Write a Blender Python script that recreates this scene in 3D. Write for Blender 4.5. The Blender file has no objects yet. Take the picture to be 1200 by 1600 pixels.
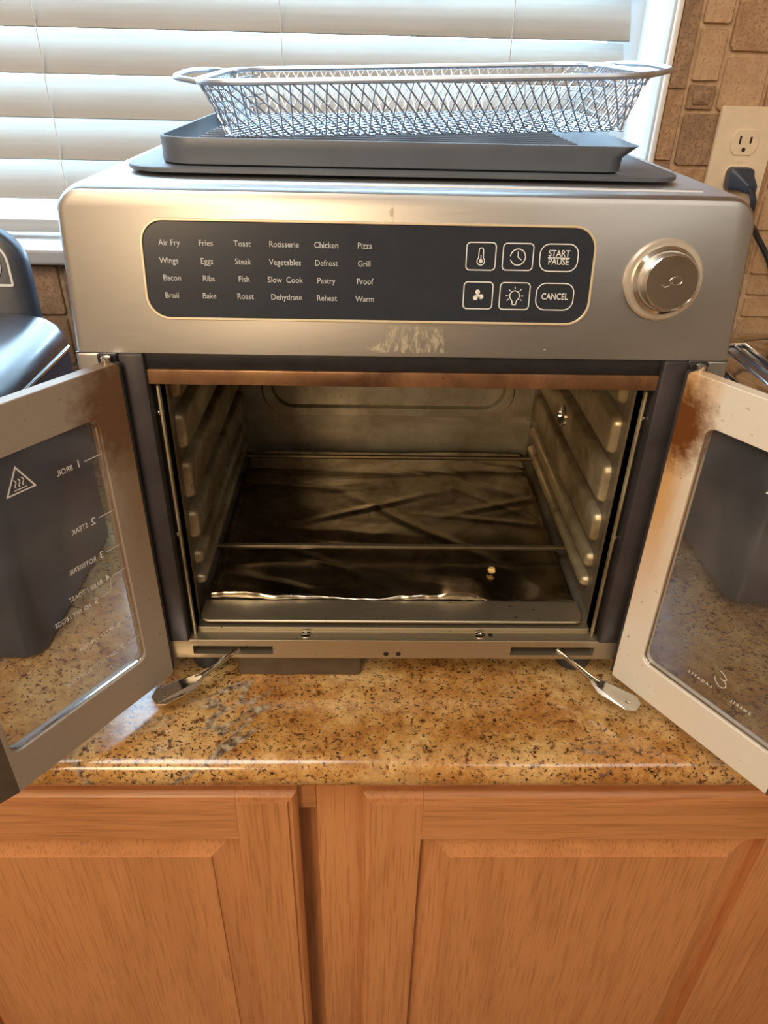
import bpy, bmesh, math, random
from mathutils import Vector, Matrix
random.seed(7)
sc = bpy.context.scene
COL = sc.collection

# ------------------------------------------------------------------ camera
cam = bpy.data.cameras.new('camera')
cam.sensor_fit = 'HORIZONTAL'; cam.sensor_width = 36.0
cam.lens = 1145.03 / 1200 * 36.0
cam.clip_start = 0.02; cam.clip_end = 100
cam_o = bpy.data.objects.new('camera', cam); COL.objects.link(cam_o)
R_ = Vector((0.99965775, -0.01604537, 0.02066241)); U_ = Vector((-0.00897107, 0.53167829, 0.84689888))
F_ = Vector((0.02457456, 0.84679439, -0.53135238))
cam_o.matrix_world = Matrix(((R_.x, U_.x, -F_.x, -0.02785655), (R_.y, U_.y, -F_.y, -0.50923847),
                             (R_.z, U_.z, -F_.z, 0.49944594), (0, 0, 0, 1)))
sc.camera = cam_o

# ------------------------------------------------------------------ world, lights, exposure
SKY = 18.0
world = bpy.data.worlds.new('sky'); sc.world = world; world.use_nodes = True
bg = world.node_tree.nodes['Background']
bg.inputs['Color'].default_value = (0.50, 0.75, 1.0, 1); bg.inputs['Strength'].default_value = SKY

def area(name, loc, target, size, power, color):
    l = bpy.data.lights.new(name, 'AREA'); l.shape = 'DISK'; l.size = size; l.energy = power; l.color = color
    o = bpy.data.objects.new(name, l); COL.objects.link(o); o.location = loc
    o.rotation_euler = (Vector(target) - Vector(loc)).to_track_quat('-Z', 'Y').to_euler()
    return o
WARM = (1.0, 0.94, 0.85)
area('ceiling_lamp_left', (-0.50, -0.78, 1.50), (-0.2, -0.25, 0.0), 0.85, 13.5, WARM)
area('ceiling_lamp_right', (0.75, -1.5, 1.50), (0.2, -0.4, 0.0), 0.85, 6, WARM)
area('warm_fill_lamp', (-0.95, -2.55, 1.15), (0.0, 0.0, 0.25), 0.70, 25, (1.0, 0.71, 0.43))  # added warm lamp out of view, for gold on the steel and the cavity

sc.view_settings.view_transform = 'Standard'; sc.view_settings.look = 'None'
sc.view_settings.gamma = 1.0; sc.view_settings.use_curve_mapping = False
sc.view_settings.exposure = 0.4
sc.cycles.use_denoising = True
sc.cycles.max_bounces = 10; sc.cycles.transparent_max_bounces = 16
sc.cycles.sample_clamp_indirect = 6.0
sc.cycles.caustics_reflective = False; sc.cycles.caustics_refractive = False

# ------------------------------------------------------------------ helpers
def lin(r, g, b):
    f = lambda c: (c / 255 / 12.92) if c <= 10 else ((c / 255 + 0.055) / 1.055) ** 2.4
    return (f(r), f(g), f(b), 1)

class Shade:
    """small node-graph writer"""
    def __init__(s, name):
        s.m = bpy.data.materials.new(name); s.m.use_nodes = True
        s.t = s.m.node_tree; s.n = s.t.nodes; s.l = s.t.links
        s.b = s.n['Principled BSDF']; s.out = s.n['Material Output']
    def node(s, kind, **kw):
        n = s.n.new(kind)
        for k, v in kw.items(): setattr(n, k, v)
        return n
    def link(s, a, b): s.l.new(a, b)
    def set(s, **kw):
        for k, v in kw.items(): s.b.inputs[k.replace('_', ' ')].default_value = v
    def coord(s, scale=(1, 1, 1), rot=(0, 0, 0), loc=(0, 0, 0)):
        tc = s.node('ShaderNodeTexCoord'); mp = s.node('ShaderNodeMapping')
        mp.inputs['Scale'].default_value = scale; mp.inputs['Rotation'].default_value = rot; mp.inputs['Location'].default_value = loc
        s.link(tc.outputs['Object'], mp.inputs['Vector']); return mp.outputs['Vector']
    def noise(s, vec, scale, detail=3, rough=0.5, dist=0.0):
        n = s.node('ShaderNodeTexNoise'); n.inputs['Scale'].default_value = scale; n.inputs['Detail'].default_value = detail
        n.inputs['Roughness'].default_value = rough; n.inputs['Distortion'].default_value = dist
        s.link(vec, n.inputs['Vector']); return n.outputs['Fac']
    def ramp(s, fac, stops, interp='LINEAR'):
        r = s.node('ShaderNodeValToRGB'); r.color_ramp.interpolation = interp
        e = r.color_ramp.elements
        while len(e) < len(stops): e.new(0.5)
        for i, (p, c) in enumerate(stops):
            e[i].position = p; e[i].color = c if len(c) == 4 else (*c, 1)
        s.link(fac, r.inputs['Fac']); return r.outputs['Color']
    def mix(s, fac, a, b, blend='MIX'):
        m = s.node('ShaderNodeMix', data_type='RGBA', blend_type=blend)
        for v, i in ((fac, 0), (a, 6), (b, 7)):
            if hasattr(v, 'is_output'): s.link(v, m.inputs[i])
            else: m.inputs[i].default_value = v
        return m.outputs[2]
    def math(s, op, a, b=0.0, clamp=False):
        m = s.node('ShaderNodeMath', operation=op, use_clamp=clamp)
        for i, v in enumerate((a, b)):
            if hasattr(v, 'is_output'): s.link(v, m.inputs[i])
            else: m.inputs[i].default_value = v
        return m.outputs[0]
    def bump(s, h, strength=0.3, dist=0.001):
        b = s.node('ShaderNodeBump'); b.inputs['Strength'].default_value = strength; b.inputs['Distance'].default_value = dist
        s.link(h, b.inputs['Height']); s.link(b.outputs['Normal'], s.b.inputs['Normal'])
    def color(s, c): s.link(c, s.b.inputs['Base Color'])
    def rough(s, c): s.link(c, s.b.inputs['Roughness'])

BW = ((0, 0, 0, 1), (1, 1, 1, 1))
def plain(name, col, rough=0.5, metal=0.0, var=0.06, scale=60, **kw):
    s = Shade(name); s.set(Roughness=rough, Metallic=metal, **kw)
    n = s.noise(s.coord(), scale, 3)
    c2 = tuple(max(0, x * (1 - 2.2 * var)) for x in col[:3]) + (1,)
    c3 = tuple(min(1, x * (1 + 1.2 * var)) for x in col[:3]) + (1,)
    s.color(s.ramp(n, [(0.3, c2), (0.7, c3)])); return s.m

def brushed(name, col, rough=0.3, axis='x', streak=0.35, spots=False, bump=0.12):
    s = Shade(name); s.set(Metallic=1.0)
    sc_ = {'x': (40, 700, 700), 'y': (700, 40, 700), 'z': (700, 700, 40)}[axis]
    n = s.noise(s.coord(sc_), 1.0, 3, 0.6)
    big = s.noise(s.coord(), 9, 4, 0.6)
    c = s.ramp(n, [(0.25, tuple(x * (1 - streak * 0.5) for x in col[:3]) + (1,)), (0.75, col)])
    c = s.mix(s.math('MULTIPLY', big, 0.16), c, tuple(x * 0.78 for x in col[:3]) + (1,))
    if spots:
        v = s.noise(s.coord(), 170, 2)
        c = s.mix(s.ramp(v, [(0.72, BW[0]), (0.78, BW[1])]), c, lin(70, 52, 36))
    s.color(c)
    s.rough(s.ramp(s.math('ADD', s.math('MULTIPLY', n, 0.5), s.math('MULTIPLY', big, 0.5)),
                   [(0.3, (rough * 0.92,) * 3), (0.7, (rough * 1.1,) * 3)]))
    s.bump(n, bump, 0.0005); return s.m

M = {}
M['steel_front'] = brushed('brushed_steel_front', lin(172, 170, 166), 0.37, 'x', 0.06, bump=0.01)
M['steel_top'] = brushed('steel_top', lin(206, 206, 206), 0.46, 'x', 0.15, bump=0.04)
M['steel_sill'] = brushed('steel_sill', lin(196, 184, 160), 0.5, 'x', 0.2, spots=True)
M['chrome'] = plain('chrome', lin(215, 212, 206), 0.12, 1.0, 0.03)
def spun():
    s = Shade('spun_knob_face'); s.set(Metallic=1.0, Roughness=0.28)
    n = s.noise(s.coord(), 300, 2); s.color(s.ramp(n, [(0.3, lin(205, 196, 180)), (0.7, lin(222, 214, 198))]))
    return s.m
M['knob_face'] = spun()
M['ring'] = plain('knob_ring', lin(214, 204, 188), 0.35, 0.6, 0.04)
M['panel_black'] = plain('gloss_black_panel', (0.024, 0.030, 0.040, 1), 0.24, 0.0, 0.05)
M['panel_trim'] = plain('panel_trim', lin(232, 216, 184), 0.35, 0.45, 0.03)
M['print'] = plain('white_print', lin(226, 226, 222), 0.5, 0, 0.02)
M['print_dim'] = plain('grey_print', lin(190, 192, 192), 0.5, 0, 0.02)
M['dark_bar'] = plain('dark_bar', lin(58, 58, 60), 0.35, 0.6, 0.1)
M['dark_hole'] = plain('dark_slot', lin(26, 21, 16), 0.6, 0.0, 0.1)
M['post'] = plain('post_steel', lin(70, 65, 66), 0.42, 0.4, 0.12, 30)
M['pan'] = plain('dark_grey_coating', lin(94, 101, 110), 0.42, 0.2, 0.05, 25)
M['tray'] = plain('dark_grey_tray', lin(98, 104, 112), 0.40, 0.2, 0.05, 25)
M['wire'] = plain('basket_wire', lin(205, 212, 222), 0.42, 1.0, 0.05)
M['rod'] = plain('heater_rod', lin(104, 92, 72), 0.4, 0.8, 0.12)
M['crumb'] = plain('crumb', lin(232, 190, 110), 0.8, 0, 0.2, 400)
M['black_plastic'] = plain('black_plastic', lin(36, 40, 50), 0.30, 0.0, 0.05, 40, Coat_Weight=1.0, Coat_Roughness=0.22, Specular_IOR_Level=0.9)
M['black_matte'] = plain('black_matte', lin(52, 58, 70), 0.38, 0.0, 0.08, 40)
M['cord'] = plain('cord_rubber', lin(38, 40, 46), 0.4, 0, 0.05)
M['plate'] = plain('outlet_plastic', lin(226, 206, 178), 0.35, 0, 0.03)
M['blind_cord'] = plain('blind_cord', lin(205, 198, 186), 0.8, 0, 0.05)
M['painted'] = plain('white_paint', lin(196, 194, 192), 0.55, 0, 0.03, 12)
M['room'] = plain('room_paint', lin(206, 198, 186), 0.8, 0, 0.05, 4)
M['ceil'] = plain('ceiling_paint', lin(228, 224, 216), 0.85, 0, 0.03, 4)
M['floor'] = plain('floor_tile', lin(140, 112, 84), 0.5, 0, 0.15, 6)
M['grout'] = plain('grout', lin(186, 156, 124), 0.9, 0, 0.12, 120)
M['caulk'] = plain('caulk', lin(232, 228, 220), 0.6, 0, 0.03)

# stained cavity steel
def cavity(name, col, stain, amount):
    s = Shade(name); s.set(Metallic=0.55, Roughness=0.42)
    n = s.noise(s.coord(), 14, 5, 0.6, 0.6); f = s.noise(s.coord(), 130, 3, 0.6)
    c = s.ramp(n, [(0.5 - amount, stain), (0.5 + amount * 0.8, col)])
    c = s.mix(s.ramp(f, [(0.66, BW[0]), (0.74, BW[1])]), c, stain)
    s.color(c); s.rough(s.ramp(n, [(0.3, (0.5,) * 3), (0.7, (0.28,) * 3)])); s.bump(n, 0.08, 0.002); return s.m
M['cavity'] = cavity('cavity_steel', lin(150, 144, 126), lin(98, 82, 60), 0.2)
M['cavity_rail'] = cavity('rail_steel', lin(196, 184, 150), lin(120, 98, 66), 0.18)
M['back_steel_lit'] = cavity('cavity_back', lin(190, 184, 166), lin(136, 124, 100), 0.22)  # lamplight on the back put into a lighter steel tone
M['lintel'] = cavity('stained_lintel', lin(160, 120, 84), lin(84, 54, 36), 0.16)

# door inner steel: baked-on brown stains near the upper hinge corner
def door_steel(name, base, mid, burnt, cu, cz, r0):
    s = Shade(name); s.set(Metallic=0.12, Roughness=0.45)
    tc = s.node('ShaderNodeTexCoord'); sx = s.node('ShaderNodeSeparateXYZ'); s.link(tc.outputs['Object'], sx.inputs[0])
    du = s.math('SUBTRACT', sx.outputs['X'], cu); dz = s.math('SUBTRACT', sx.outputs['Z'], cz)
    d = s.math('SQRT', s.math('ADD', s.math('MULTIPLY', du, du), s.math('MULTIPLY', s.math('MULTIPLY', dz, dz), 0.5)))
    n = s.noise(s.coord(), 95, 8, 0.75)
    n2 = s.noise(s.coord((1, 1, 0.35)), 32, 4, 0.6)
    dd = s.math('ADD', s.math('DIVIDE', d, r0), s.math('MULTIPLY', s.math('SUBTRACT', n, 0.5), 1.1))
    k = s.ramp(dd, [(0.35, BW[1]), (0.85, BW[0])])
    edge = s.math('MULTIPLY', s.ramp(s.math('ADD', s.math('MULTIPLY', sx.outputs['X'], 17), s.math('MULTIPLY', n2, 0.8)), [(0.5, BW[1]), (1.0, BW[0])]),
                  s.ramp(s.math('MULTIPLY', sx.outputs['Z'], 3.6), [(0.25, BW[0]), (0.7, BW[1])]))
    c = s.mix(s.math('MULTIPLY', edge, 0.9), base, mid)
    c = s.mix(k, c, burnt)
    f = s.noise(s.coord(), 210, 2)
    c = s.mix(s.math('MULTIPLY', s.ramp(f, [(0.68, BW[0]), (0.76, BW[1])]), 0.6), c, burnt)
    s.color(c); s.bump(n, 0.03, 0.001); return s.m
M['door_right'] = door_steel('door_steel_lit', lin(236, 230, 216), lin(214, 162, 94), lin(112, 64, 24), 0.004, 0.268, 0.036)  # lit door: the light is put into the pale base colour
M['door_left'] = door_steel('door_steel_shaded', lin(162, 150, 136), lin(140, 114, 86), lin(112, 82, 58), 0.008, 0.275, 0.05)  # shaded door: same steel, shade put into a darker base
M['door_edge'] = plain('door_edge_shaded', lin(96, 84, 70), 0.45, 0.3, 0.08)  # strip angled away; its shade is put into this darker tone

# tinted glass: see-through with a surface reflection
def glass(name, tint, h0=0.04, h1=0.16):
    s = Shade(name); s.n.remove(s.b)
    tr = s.node('ShaderNodeBsdfTransparent'); gl = s.node('ShaderNodeBsdfGlossy'); lw = s.node('ShaderNodeFresnel')
    gl.inputs['Roughness'].default_value = 0.05; lw.inputs['IOR'].default_value = 1.5
    n = s.noise(s.coord(), 13, 3, 0.5)
    s.link(s.ramp(n, [(0.3, tuple(x * 0.94 for x in tint[:3]) + (1,)), (0.7, tint)]), tr.inputs['Color'])
    geo = s.node('ShaderNodeNewGeometry'); fr = s.math('MULTIPLY', lw.outputs[0], s.math('SUBTRACT', 1.0, geo.outputs['Backfacing']))
    mx = s.node('ShaderNodeMixShader'); s.link(fr, mx.inputs[0]); s.link(tr.outputs[0], mx.inputs[1]); s.link(gl.outputs[0], mx.inputs[2])
    df = s.node('ShaderNodeBsdfDiffuse'); df.inputs['Color'].default_value = lin(158, 160, 164)
    m2 = s.node('ShaderNodeMixShader'); s.link(s.ramp(n, [(0.35, (h0,) * 3), (0.75, (h1,) * 3)]), m2.inputs[0])
    s.link(mx.outputs[0], m2.inputs[1]); s.link(df.outputs[0], m2.inputs[2])
    s.link(m2.outputs[0], s.out.inputs['Surface']); return s.m
M['glass'] = glass('tinted_door_glass', (0.86, 0.86, 0.87, 1))
M['pane'] = glass('window_glass', (0.97, 0.98, 0.98, 1), 0.0, 0.01)

def slat_mat():
    s = Shade('blind_slat'); s.n.remove(s.b)
    n = s.noise(s.coord((1.5, 40, 40)), 3, 3)
    c = s.ramp(n, [(0.3, lin(168, 165, 159)), (0.7, lin(182, 179, 173))])
    d = s.node('ShaderNodeBsdfDiffuse'); t = s.node('ShaderNodeBsdfTranslucent'); mx = s.node('ShaderNodeMixShader')
    s.link(c, d.inputs['Color']); t.inputs['Color'].default_value = (0.80, 0.76, 0.68, 1); mx.inputs[0].default_value = 0.05
    s.link(d.outputs[0], mx.inputs[1]); s.link(t.outputs[0], mx.inputs[2]); s.link(mx.outputs[0], s.out.inputs['Surface']); return s.m
M['slat'] = slat_mat()

def granite():
    s = Shade('gold_granite'); s.set(Roughness=0.18, Specular_IOR_Level=0.75)
    v = s.coord()
    a = s.noise(v, 13, 6, 0.62, 0.5); b = s.noise(v, 85, 7, 0.75); g = s.noise(s.coord(loc=(3, 1, 2)), 5.5, 3, 0.5, 0.4)
    c = s.ramp(a, [(0.30, lin(138, 88, 42)), (0.44, lin(186, 134, 70)), (0.55, lin(208, 164, 98)), (0.68, lin(222, 194, 142))])
    c2 = s.ramp(b, [(0.34, lin(112, 68, 32)), (0.48, lin(176, 126, 66)), (0.56, lin(196, 150, 86)), (0.70, lin(222, 198, 150))])
    c = s.mix(0.6, c, c2)
    big = s.noise(s.coord(loc=(5, 5, 1)), 7, 4, 0.6, 0.3)
    c = s.mix(s.math('MULTIPLY', s.ramp(big, [(0.36, BW[1]), (0.5, BW[0])]), 0.55), c, lin(150, 88, 36))
    c = s.mix(s.math('MULTIPLY', s.ramp(big, [(0.5, BW[0]), (0.66, BW[1])]), 0.5), c, lin(222, 194, 140))
    br = s.noise(s.coord(loc=(9, 2, 0)), 120, 4, 0.65)
    c = s.mix(s.ramp(br, [(0.57, BW[0]), (0.66, BW[1])]), c, lin(104, 60, 28))
    sp = s.noise(s.coord((1, 1.3, 1), rot=(0, 0, 0.5), loc=(1, 7, 3)), 290, 4, 0.7)
    sel = s.math('ADD', s.math('MULTIPLY', sp, 0.88), s.math('MULTIPLY', g, 0.12))
    c = s.mix(s.ramp(sel, [(0.562, BW[0]), (0.600, BW[1])]), c, lin(50, 40, 32))
    w = s.noise(s.coord((1, 1.6, 1), loc=(4.3, 0.2, 1)), 4.2, 5, 0.6, 0.9)
    vein = s.ramp(s.math('ABSOLUTE', s.math('SUBTRACT', w, 0.57)), [(0.004, BW[1]), (0.018, BW[0])])
    vc = s.ramp(s.noise(v, 150, 4, 0.7), [(0.40, lin(52, 48, 48)), (0.52, lin(140, 128, 110)), (0.66, lin(196, 184, 160))])
    c = s.mix(s.math('MULTIPLY', s.math('MULTIPLY', vein, 0.8), s.ramp(g, [(0.5, BW[0]), (0.58, BW[1])])), c, vc)
    s.color(c); return s.m
M['granite'] = granite()

def oak(name, grain, tone=1.0, seed=0.0, cath=1.0):
    s = Shade(name); s.set(Roughness=0.36)
    L = {'x': (0.10, 1, 1), 'z': (1, 1, 0.10)}[grain]
    v = s.coord(L, loc=(seed, seed * 1.7, seed * 0.6))
    n = s.noise(v, 7 * cath, 4, 0.55, 0.6)
    bands = s.math('FRACT', s.math('MULTIPLY', n, 9.0))
    bnd = s.ramp(bands, [(0.0, BW[1]), (0.25, (0.35,) * 3), (0.7, BW[0]), (1.0, (0.75,) * 3)])
    fine = s.noise(s.coord({'x': (0.03, 1, 1), 'z': (1, 1, 0.03)}[grain]), 520, 2)
    T = lambda r, g, b: tuple(min(1, x * tone) for x in lin(r, g, b)[:3]) + (1,)
    c = s.mix(s.math('MULTIPLY', bnd, 0.30), T(204, 142, 90), T(158, 98, 54))
    c = s.mix(s.math('MULTIPLY', s.ramp(fine, [(0.5, BW[0]), (0.66, BW[1])]), 0.35), c, T(126, 76, 42))
    s.color(c); s.bump(fine, 0.06, 0.0006); return s.m
M['oak_x'] = oak('oak_rail', 'x', 0.95, 1.3)
M['oak_z'] = oak('oak_stile', 'z', 1.0, 4.1)
M['oak_p1'] = oak('oak_panel', 'z', 0.98, 7.7, 0.7)
M['oak_p2'] = oak('oak_panel_figured', 'z', 0.98, 2.9, 0.8)

def travertine(name, a, b, pit):
    s = Shade(name); s.set(Roughness=0.6)
    n = s.noise(s.coord(), 40, 6, 0.7, 0.6); f = s.noise(s.coord(loc=(2, 2, 2)), 260, 4, 0.7)
    c = s.ramp(n, [(0.34, a), (0.66, b)])
    h = s.ramp(f, [(0.34 + pit, BW[0]), (0.46 + pit, BW[1])])
    c = s.mix(h, tuple(x * 0.86 for x in a[:3]) + (1,), c)
    s.color(c); s.bump(h, 0.35, 0.0015); return s.m
M['trav'] = [travertine('travertine_tan', lin(172, 136, 102), lin(196, 164, 128), 0.0),
             travertine('travertine_pitted', lin(156, 120, 88), lin(188, 154, 116), 0.05),
             travertine('travertine_brown', lin(128, 100, 76), lin(170, 138, 106), 0.03)]

def foil_mat():
    s = Shade('aluminium_foil'); s.set(Metallic=1.0, Roughness=0.2)
    n = s.noise(s.coord(), 22, 5, 0.6, 0.8)
    s.color(s.ramp(n, [(0.35, lin(150, 138, 118)), (0.65, lin(206, 200, 186))])); s.bump(n, 0.10, 0.003); return s.m
M['foil'] = foil_mat()

# ------------------------------------------------------------------ mesh helpers
def new(): return bmesh.new()
def quad_loop(bm, rings, cap0=True, cap1=True, close=True):
    vs = [[bm.verts.new(p) for p in r] for r in rings]
    n = len(rings[0])
    for a, b in zip(vs[:-1], vs[1:]):
        for i in range(n if close else n - 1):
            bm.faces.new((a[i], a[(i + 1) % n], b[(i + 1) % n], b[i]))
    if cap0: bm.faces.new(list(reversed(vs[0])))
    if cap1: bm.faces.new(vs[-1])
    return vs
def box(bm, x0, x1, y0, y1, z0, z1, bev=0.0, seg=2):
    r = bmesh.ops.create_cube(bm, size=1.0)
    for v in r['verts']:
        v.co = Vector(((x0 + x1) / 2 + v.co.x * (x1 - x0), (y0 + y1) / 2 + v.co.y * (y1 - y0), (z0 + z1) / 2 + v.co.z * (z1 - z0)))
    if bev:
        es = list({e for v in r['verts'] for e in v.link_edges})
        bmesh.ops.bevel(bm, geom=es, offset=bev, segments=seg, profile=0.5, affect='EDGES')
def rrect(x0, x1, z0, z1, r, n=6):
    """counter-clockwise rounded rectangle; r = radius or (bl, br, tr, tl)"""
    if not isinstance(r, (tuple, list)): r = (r,) * 4
    out = []
    for (cx, cz, a0), q in zip(((x0, z0, 180), (x1, z0, 270), (x1, z1, 0), (x0, z1, 90)), r):
        q = max(q, 1e-5); sx = 1 if cx == x0 else -1; sz = 1 if cz == z0 else -1
        ox, oz = cx + sx * q, cz + sz * q
        for i in range(n + 1):
            a = math.radians(a0 + 90 * i / n); out.append((ox + q * math.cos(a), oz + q * math.sin(a)))
    return out
def extrude(bm, pts, f, depths, insets=None, cap0=True, cap1=True):
    """pts 2D loop; f(a, b, d) -> 3D; depths list; insets list shrinks the loop toward its centre along normals"""
    insets = insets or [0] * len(depths)
    quad_loop(bm, [[f(a, b, d) for a, b in shrink(pts, i)] for d, i in zip(depths, insets)], cap0, cap1)
def shrink(pts, i):
    if not i: return pts
    n = len(pts); out = []
    for k in range(n):
        p0, p1, p2 = Vector(pts[k - 1]), Vector(pts[k]), Vector(pts[(k + 1) % n])
        e1 = (p1 - p0); e2 = (p2 - p1)
        if e1.length < 1e-7: e1 = e2
        if e2.length < 1e-7: e2 = e1
        t = (e1.normalized() + e2.normalized()).normalized(); nn = Vector((-t.y, t.x))
        cosh = max(0.3, abs(e1.normalized().dot(t)))
        out.append(tuple(p1 + nn * i / cosh))
    return out
def ring(bm, outer, inner, f, d0, d1, bev=0.0):
    """flat frame between two loops of equal length, thickness d0 (seen side) .. d1"""
    n = len(outer)
    prof = [(outer, d1, 0), (outer, d0 + (d1 - d0) * 0.0 + (bev if d1 > d0 else -bev), 0), (outer, d0, bev), (inner, d0, -bev), (inner, d0 + (bev if d1 > d0 else -bev), 0), (inner, d1, 0)]
    rings = [[f(a, b, d) for a, b in shrink(p, i)] for p, d, i in prof]
    vs = [[bm.verts.new(p) for p in r] for r in rings]
    for j in range(len(vs)):
        a, b = vs[j], vs[(j + 1) % len(vs)]
        for i in range(n): bm.faces.new((a[i], a[(i + 1) % n], b[(i + 1) % n], b[i]))
def tube(bm, pts, r, n=6, closed=False, caps=True):
    pts = [Vector(p) for p in pts]; m = len(pts); rings = []
    prev = None
    for i, p in enumerate(pts):
        if closed: t = pts[(i + 1) % m] - pts[i - 1]
        else: t = pts[min(i + 1, m - 1)] - pts[max(i - 1, 0)]
        t.normalize()
        if prev is None:
            a = Vector((0, 0, 1)) if abs(t.z) < 0.9 else Vector((1, 0, 0))
            u = t.cross(a).normalized()
        else:
            u = (prev - t * prev.dot(t)).normalized()
        prev = u; w = t.cross(u)
        rings.append([bm.verts.new(p + (u * math.cos(2 * math.pi * k / n) + w * math.sin(2 * math.pi * k / n)) * r) for k in range(n)])
    for j in range(m if closed else m - 1):
        a, b = rings[j], rings[(j + 1) % m]
        for k in range(n): bm.faces.new((a[k], a[(k + 1) % n], b[(k + 1) % n], b[k]))
    if not closed and caps:
        bm.faces.new(list(reversed(rings[0]))); bm.faces.new(rings[-1])
def lathe(bm, prof, f, n=40):
    """prof list of (radius, d); f(a, b, d) maps disc plane + depth to 3D"""
    rings = [[f(r * math.cos(2 * math.pi * k / n), r * math.sin(2 * math.pi * k / n), d) for k in range(n)] for r, d in prof]
    quad_loop(bm, rings)
def spline(pts, n=8):
    out = []; P = [Vector(p) for p in pts]
    for i in range(len(P) - 1):
        a, b, c, d = P[max(i - 1, 0)], P[i], P[i + 1], P[min(i + 2, len(P) - 1)]
        for k in range(n):
            t = k / n
            out.append(0.5 * ((2 * b) + (c - a) * t + (2 * a - 5 * b + 4 * c - d) * t * t + (3 * b - a - 3 * c + d) * t ** 3))
    out.append(P[-1]); return out

def mesh(name, bm, smooth=35):
    bmesh.ops.recalc_face_normals(bm, faces=bm.faces)
    me = bpy.data.meshes.new(name); bm.to_mesh(me); bm.free()
    if smooth:
        for p in me.polygons: p.use_smooth = True
        me.set_sharp_from_angle(angle=math.radians(smooth))
    return me
def obj(name, bm, mat, parent=None, smooth=35, label=None):
    me = bm if isinstance(bm, bpy.types.Mesh) else mesh(name, bm, smooth)
    if mat is not None:
        me.materials.clear(); me.materials.append(M[mat] if isinstance(mat, str) else mat)
    o = bpy.data.objects.new(name, me); COL.objects.link(o)
    if parent:
        o.parent = parent
        if not parent.get('local'): o.matrix_parent_inverse = Matrix.Translation(parent_origin(parent)).inverted()
    if label: o['label'] = label
    return o
def parent_origin(p):
    v = Vector(p.location)
    q = p.parent
    while q: v = v + Vector(q.location); q = q.parent
    return Vector(p.get('origin', v))
def thing(name, label, cat, loc, group=None):
    o = bpy.data.objects.new(name, None); COL.objects.link(o); o.location = loc; o.empty_display_size = 0.03
    o['origin'] = tuple(loc); tag(o, label, cat, group); return o
def tag(o, label, cat, group=None):
    o['label'] = label; o['category'] = cat
    if group: o['group'] = group
    return o
def struct(name, bm, mat, label=None, smooth=0):
    o = obj(name, bm, mat, smooth=smooth); o['kind'] = 'structure'
    if label: o['label'] = label
    return o
XZ = lambda y0, s=1: (lambda a, b, d: (a, y0 + s * d, b))
XY = lambda z0: (lambda a, b, d: (a, b, z0 + d))
YZ = lambda x0, s=1: (lambda a, b, d: (x0 + s * d, a, b))

def text_mesh(body, size, mapping, align='CENTER', name='lettering', bold=0.0, xs=1.0):
    cu = bpy.data.curves.new('lettering', 'FONT'); cu.body = body; cu.size = size; cu.align_x = align; cu.align_y = 'CENTER'
    cu.resolution_u = 3; cu.offset = bold; cu.space_character = 1.0
    o = bpy.data.objects.new('lettering', cu); COL.objects.link(o)
    me = bpy.data.meshes.new_from_object(o.evaluated_get(bpy.context.evaluated_depsgraph_get()))
    bpy.data.objects.remove(o); bpy.data.curves.remove(cu)
    for v in me.vertices: v.co = Vector(mapping(v.co.x * xs, v.co.y))
    me.name = name; return me

# ================================================================== SETTING
YW = 0.4701
Z0 = -0.0150                                           # countertop surface
WX0, WX1, WZ0, WZ1 = -1.25, 0.3135, 0.262, 1.15     # window opening
bm = new()
box(bm, -1.9, WX0, YW, YW + 0.14, -0.91, 1.6); box(bm, WX1, 1.7, YW, YW + 0.14, -0.91, 1.6)
box(bm, WX0, WX1, YW, YW + 0.14, -0.91, WZ0); box(bm, WX0, WX1, YW, YW + 0.14, WZ1, 1.6)
wall_back = struct('wall_back', bm, 'grout', 'tiled kitchen wall around the window')
bm = new(); box(bm, -1.9, -1.8, -3.3, YW, -0.91, 1.6); struct('wall_left', bm, 'room')
bm = new(); box(bm, 1.7, 1.8, -3.3, YW + 0.14, -0.91, 1.6); struct('wall_right', bm, 'room')
bm = new(); box(bm, -1.9, 1.8, -3.4, -3.3, -0.91, 1.6); struct('wall_front', bm, 'room')
bm = new(); box(bm, -1.9, 1.8, -3.4, YW + 0.14, -1.0, -0.91); struct('floor', bm, 'floor')
bm = new(); box(bm, -1.9, 1.8, -3.4, YW + 0.14, 1.6, 1.7); struct('ceiling', bm, 'ceil')

# window jamb lining, sill, frame, pane
bm = new(); box(bm, WX1 - 0.006, WX1 + 0.0005, YW - 0.002, YW + 0.13, WZ0, WZ1, 0.002)
struct('trim_1', bm, 'painted', 'white painted window reveal beside the tiles')
bm = new(); box(bm, WX1 - 0.003, WX1 + 0.0035, YW - 0.0075, YW + 0.001, 0.26, WZ1, 0.0022)
struct('trim_2', bm, 'caulk', 'white caulk bead along the window edge')
bm = new(); box(bm, WX0, WX1 - 0.006, 0.449, YW + 0.12, 0.262, 0.2815, 0.004)
struct('trim_3', bm, 'painted', 'white window sill')
win = bpy.data.objects.new('window_1', None); COL.objects.link(win); win['kind'] = 'structure'; win['label'] = 'kitchen window behind the blind'
win.location = (-0.5, YW + 0.1, 0.28); win['origin'] = (-0.5, YW + 0.1, 0.28)
bm = new()
box(bm, WX0, WX0 + 0.04, YW + 0.1, YW + 0.13, 0.2815, WZ1); box(bm, WX1 - 0.046, WX1 - 0.006, YW + 0.1, YW + 0.13, 0.2815, WZ1)
box(bm, WX0 + 0.04, WX1 - 0.046, YW + 0.1, YW + 0.13, 0.2815, 0.295); box(bm, WX0 + 0.04, WX1 - 0.046, YW + 0.1, YW + 0.13, WZ1 - 0.04, WZ1)
obj('window_frame', bm, 'painted', win, 0)
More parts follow.
